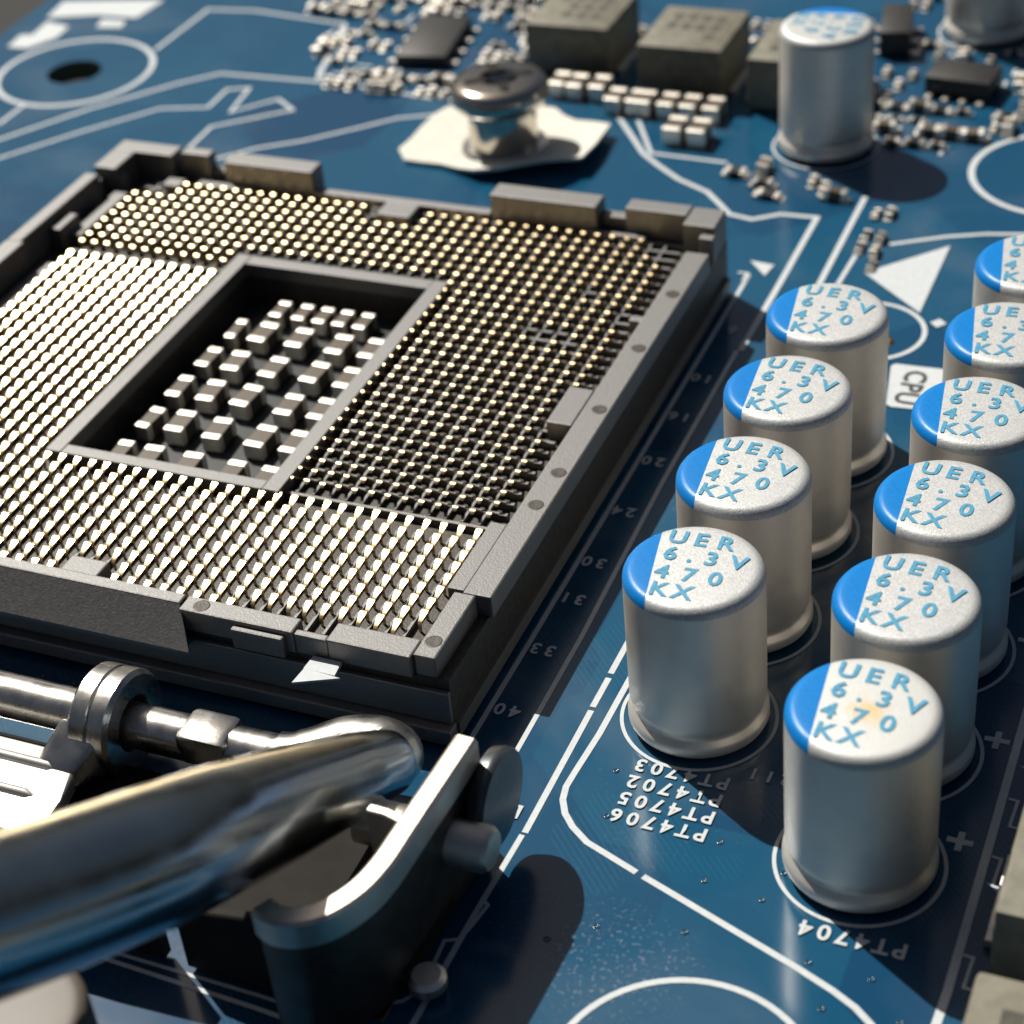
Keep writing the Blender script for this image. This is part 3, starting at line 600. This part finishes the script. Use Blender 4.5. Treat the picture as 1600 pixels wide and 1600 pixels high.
# ------------------------------------------------------------------ chips and small parts at the back
def chip(name, loc, rz, sx, sy, h, label, legs):
    t = thing(name, label, 'chip', loc, rz)
    bm = bmesh.new(); box(bm, -sx/2, sx/2, -sy/2, sy/2, .12, h, .08); obj('package', bm, 'chip_black', t, True, 35)
    for s in (-1, 1):
        for i in range(legs):
            x = -sx*.4+sx*.8*i/(legs-1); y0, y1 = sorted((s*(sy/2+.01), s*(sy/2+.75)))
            bm = bmesh.new(); box(bm, x-.2, x+.2, y0, y1, .02, .28, .04); obj('leg', bm, 'tin', t)
    return t
chip('power_chip', (-19.2, 39.4, 0), R(98), 7.6, 4.0, 1.0, 'black chip standing among small parts left of the chokes', 4)
chip('power_chip', (21.3, 40.1, 0), R(-6), 4.6, 3.2, 1.5, 'grey-black chip at the top right, in front of the cut-off can capacitor', 4)
chip('power_chip', (14.9, 47.0, 0), R(100), 5.2, 2.2, 2.0, 'tall dark chip just right of the lone can capacitor', 3)
chip('power_chip', (-26.5, 50.5, 0), R(98), 4, 3, .9, 'small black chip at the top edge left of the chokes', 3)
rowA = [(-6.6, 33.9, 'left'), (-5.2, 33.8, 'middle'), (-3.5, 33.9, 'right')]
for x, y, nme in rowA: mlcc('chip_capacitor', 2.2, 1.2, 1.2, '%s of three upright chip capacitors in front of the leftmost choke' % nme, group='capacitors in front of the chokes', loc=(x, y, 0))
for i, x in enumerate((-1.7, -.1, .75, 2.27, 3.88, 5.6)): mlcc('chip_capacitor', 2.1, 1.2 if i != 2 else .8, 1.2, '%s from the left in the row of six chip capacitors before the middle choke' % ['first', 'second', 'third', 'fourth', 'fifth', 'sixth'][i], group='capacitors in front of the chokes', loc=(x, 32.2, 0))
for i, x in enumerate((4.02, 5.75)): mlcc('chip_capacitor', 2.2, 1.3, 1.3, '%s of two chip capacitors standing forward of the choke row' % ['left', 'right'][i], group='capacitors in front of the chokes', loc=(x, 28.5, 0))
SMALL = {}
def small_part(kind):
    if kind in SMALL: return SMALL[kind]
    L, W, H, body = {'r': (.95, .48, .32, 'resistor_black'), 'c': (.95, .5, .48, 'ceramic'), 'R': (1.5, .75, .42, 'resistor_black'), 'C': (1.5, .78, .75, 'ceramic'), 't': (1.3, .85, .5, 'chip_black'), 'b': (.8, .5, .3, 'tin')}[kind]
    bm = bmesh.new(); e = L*.25
    box(bm, -L/2+e, L/2-e, -W/2+.02, W/2-.02, .04, H-.02, 0, 0)
    for s in (-1, 1): x0, x1 = sorted((s*L/2, s*(L/2-e+.01))); box(bm, x0, x1, -W/2, W/2, .02, H, .05, 1)
    for s in (-1, 1): x0, x1 = sorted((s*L/2*1.01, s*(L/2+.28))); box(bm, x0, x1, -W/2, W/2, .005, .14, 0, 1)
    bmesh.ops.recalc_face_normals(bm, faces=bm.faces)
    me = bpy.data.meshes.new('chip_part'); bm.to_mesh(me); bm.free(); me.materials.append(MATS[body]); me.materials.append(MATS['tin']); SMALL[kind] = me; return me
def place_small(kind, x, y, rz, label, group):
    o = bpy.data.objects.new('surface_mount_part', small_part(kind)); COL.objects.link(o); o.location = (x, y, 0); o.rotation_euler = (random.uniform(-.14, .14), random.uniform(-.14, .14), rz+random.uniform(-.05, .05)); tag(o, label, 'chip part', group)
random.seed(5)
for i, (k, x, y, rz, lb) in enumerate([('t', 9.6, 24.3, 0, 'dull little part at the left end of the group before the lone can capacitor'), ('C', 11.2, 25.3, 1.57, 'upright little part touching the ring of the lone can capacitor'), ('t', 11.8, 23.2, 0, 'black little part in front of the lone can capacitor'),
        ('R', 12.6, 21.8, 0, 'nearest little part in the group before the lone can capacitor'), ('c', 14.9, 24.3, 1.57, 'left of three little parts under the lone can capacitor'), ('c', 15.8, 23.6, 1.57, 'middle of three little parts under the lone can capacitor'), ('C', 16.8, 22.5, 0, 'right of three little parts under the lone can capacitor')]):
    place_small(k, x, y, rz, lb, 'little parts before the lone can capacitor')
for i, (x, y) in enumerate([(19.9, 21.1), (20.75, 21.2), (19.95, 18.2), (20.9, 18.0), (19.95, 16.6), (21.0, 16.2), (21.2, 14.6)]):
    place_small('c' if i % 2 else 'r', x, y, 1.57, 'tiny chip part in the short column left of the white triangle', 'tiny parts by the white triangle')
def cluster(n, region, avoid, label, group, seed):
    random.seed(seed); cells = []; y = region[2]
    while y < region[3]:
        x = region[0]+random.choice((0, .6)); lie = random.random() < .45; step = 1.5 if lie else .95
        while x < region[1]:
            if random.random() < .06: x += step*1.5; lie = random.random() < .45; step = 1.5 if lie else .95
            if region[4](x, y) and not any(a[0]-.6 < x < a[1]+.6 and a[2]-.7 < y < a[3]+.7 for a in avoid) and random.random() < .82: cells.append((x, y, lie))
            x += step
        y += 1.75
    cells.sort(key=lambda c: (Vector((c[0], c[1], 0))-camp).length)
    for x, y, lie in cells[:n]:
        place_small(random.choice('rrccC' if not lie else 'rcRCt'), x, y+random.uniform(-.06, .06), 0 if lie else 1.5708, label, group)
cluster(155, (-33, -8, 31.5, 56, lambda x, y: x > -25.5-(y-32.5)*.55 and x < -10.5-(y-38)*.1 and not (y < 34.5 and x > -13)), [(-22.4, -15.8, 34.2, 44.6), (-10.6, -3.4, 35, 44), (-29, -24, 48, 53)], 'tiny chip part in the crowded patch left of the chokes', 'tiny parts left of the chokes', 3)
cluster(110, (14, 31, 27.5, 58, lambda x, y: math.hypot(x-30, y-29.2) > 6.4 and math.hypot(x-14.23, y-29.8) > 4.2 and math.hypot(x-20.95, y-50.2) > 4.2 and y > 28.5+(x-18)*.35), [(18.2, 24.4, 37.4, 42.6), (12.8, 17, 43.6, 50.4)], 'tiny chip part in the crowded patch right of the lone can capacitor', 'tiny parts right of the lone can capacitor', 8)
cluster(30, (-6, 14, 42.5, 58, lambda x, y: True), [(-11, 6, 34, 43.5), (12.8, 17, 43.6, 50.4)], 'tiny chip part behind the row of chokes', 'tiny parts behind the chokes', 9)
# blurred lettering-like print near the crowded patches: plain dashes
random.seed(4)
for i in range(60):
    if i < 36: x = random.uniform(-30, -9); y = random.uniform(31.5, 50); ok = x > -26-(y-32.5)*.55 and not (-22.4 < x < -15.8 and 34.2 < y < 44.6) and not (x > -10.6 and y > 35)
    else: x = random.uniform(15, 29); y = random.uniform(28, 50); ok = math.hypot(x-30, y-29.2) > 6.6 and math.hypot(x-14.2, y-29.8) > 4 and y > 28.5+(x-18)*.35
    if not ok: continue
    L_ = random.uniform(.8, 2); hz = random.random() < .5
    silk_line([(x, y), (x+(L_ if hz else 0), y+(0 if hz else L_))], .3)
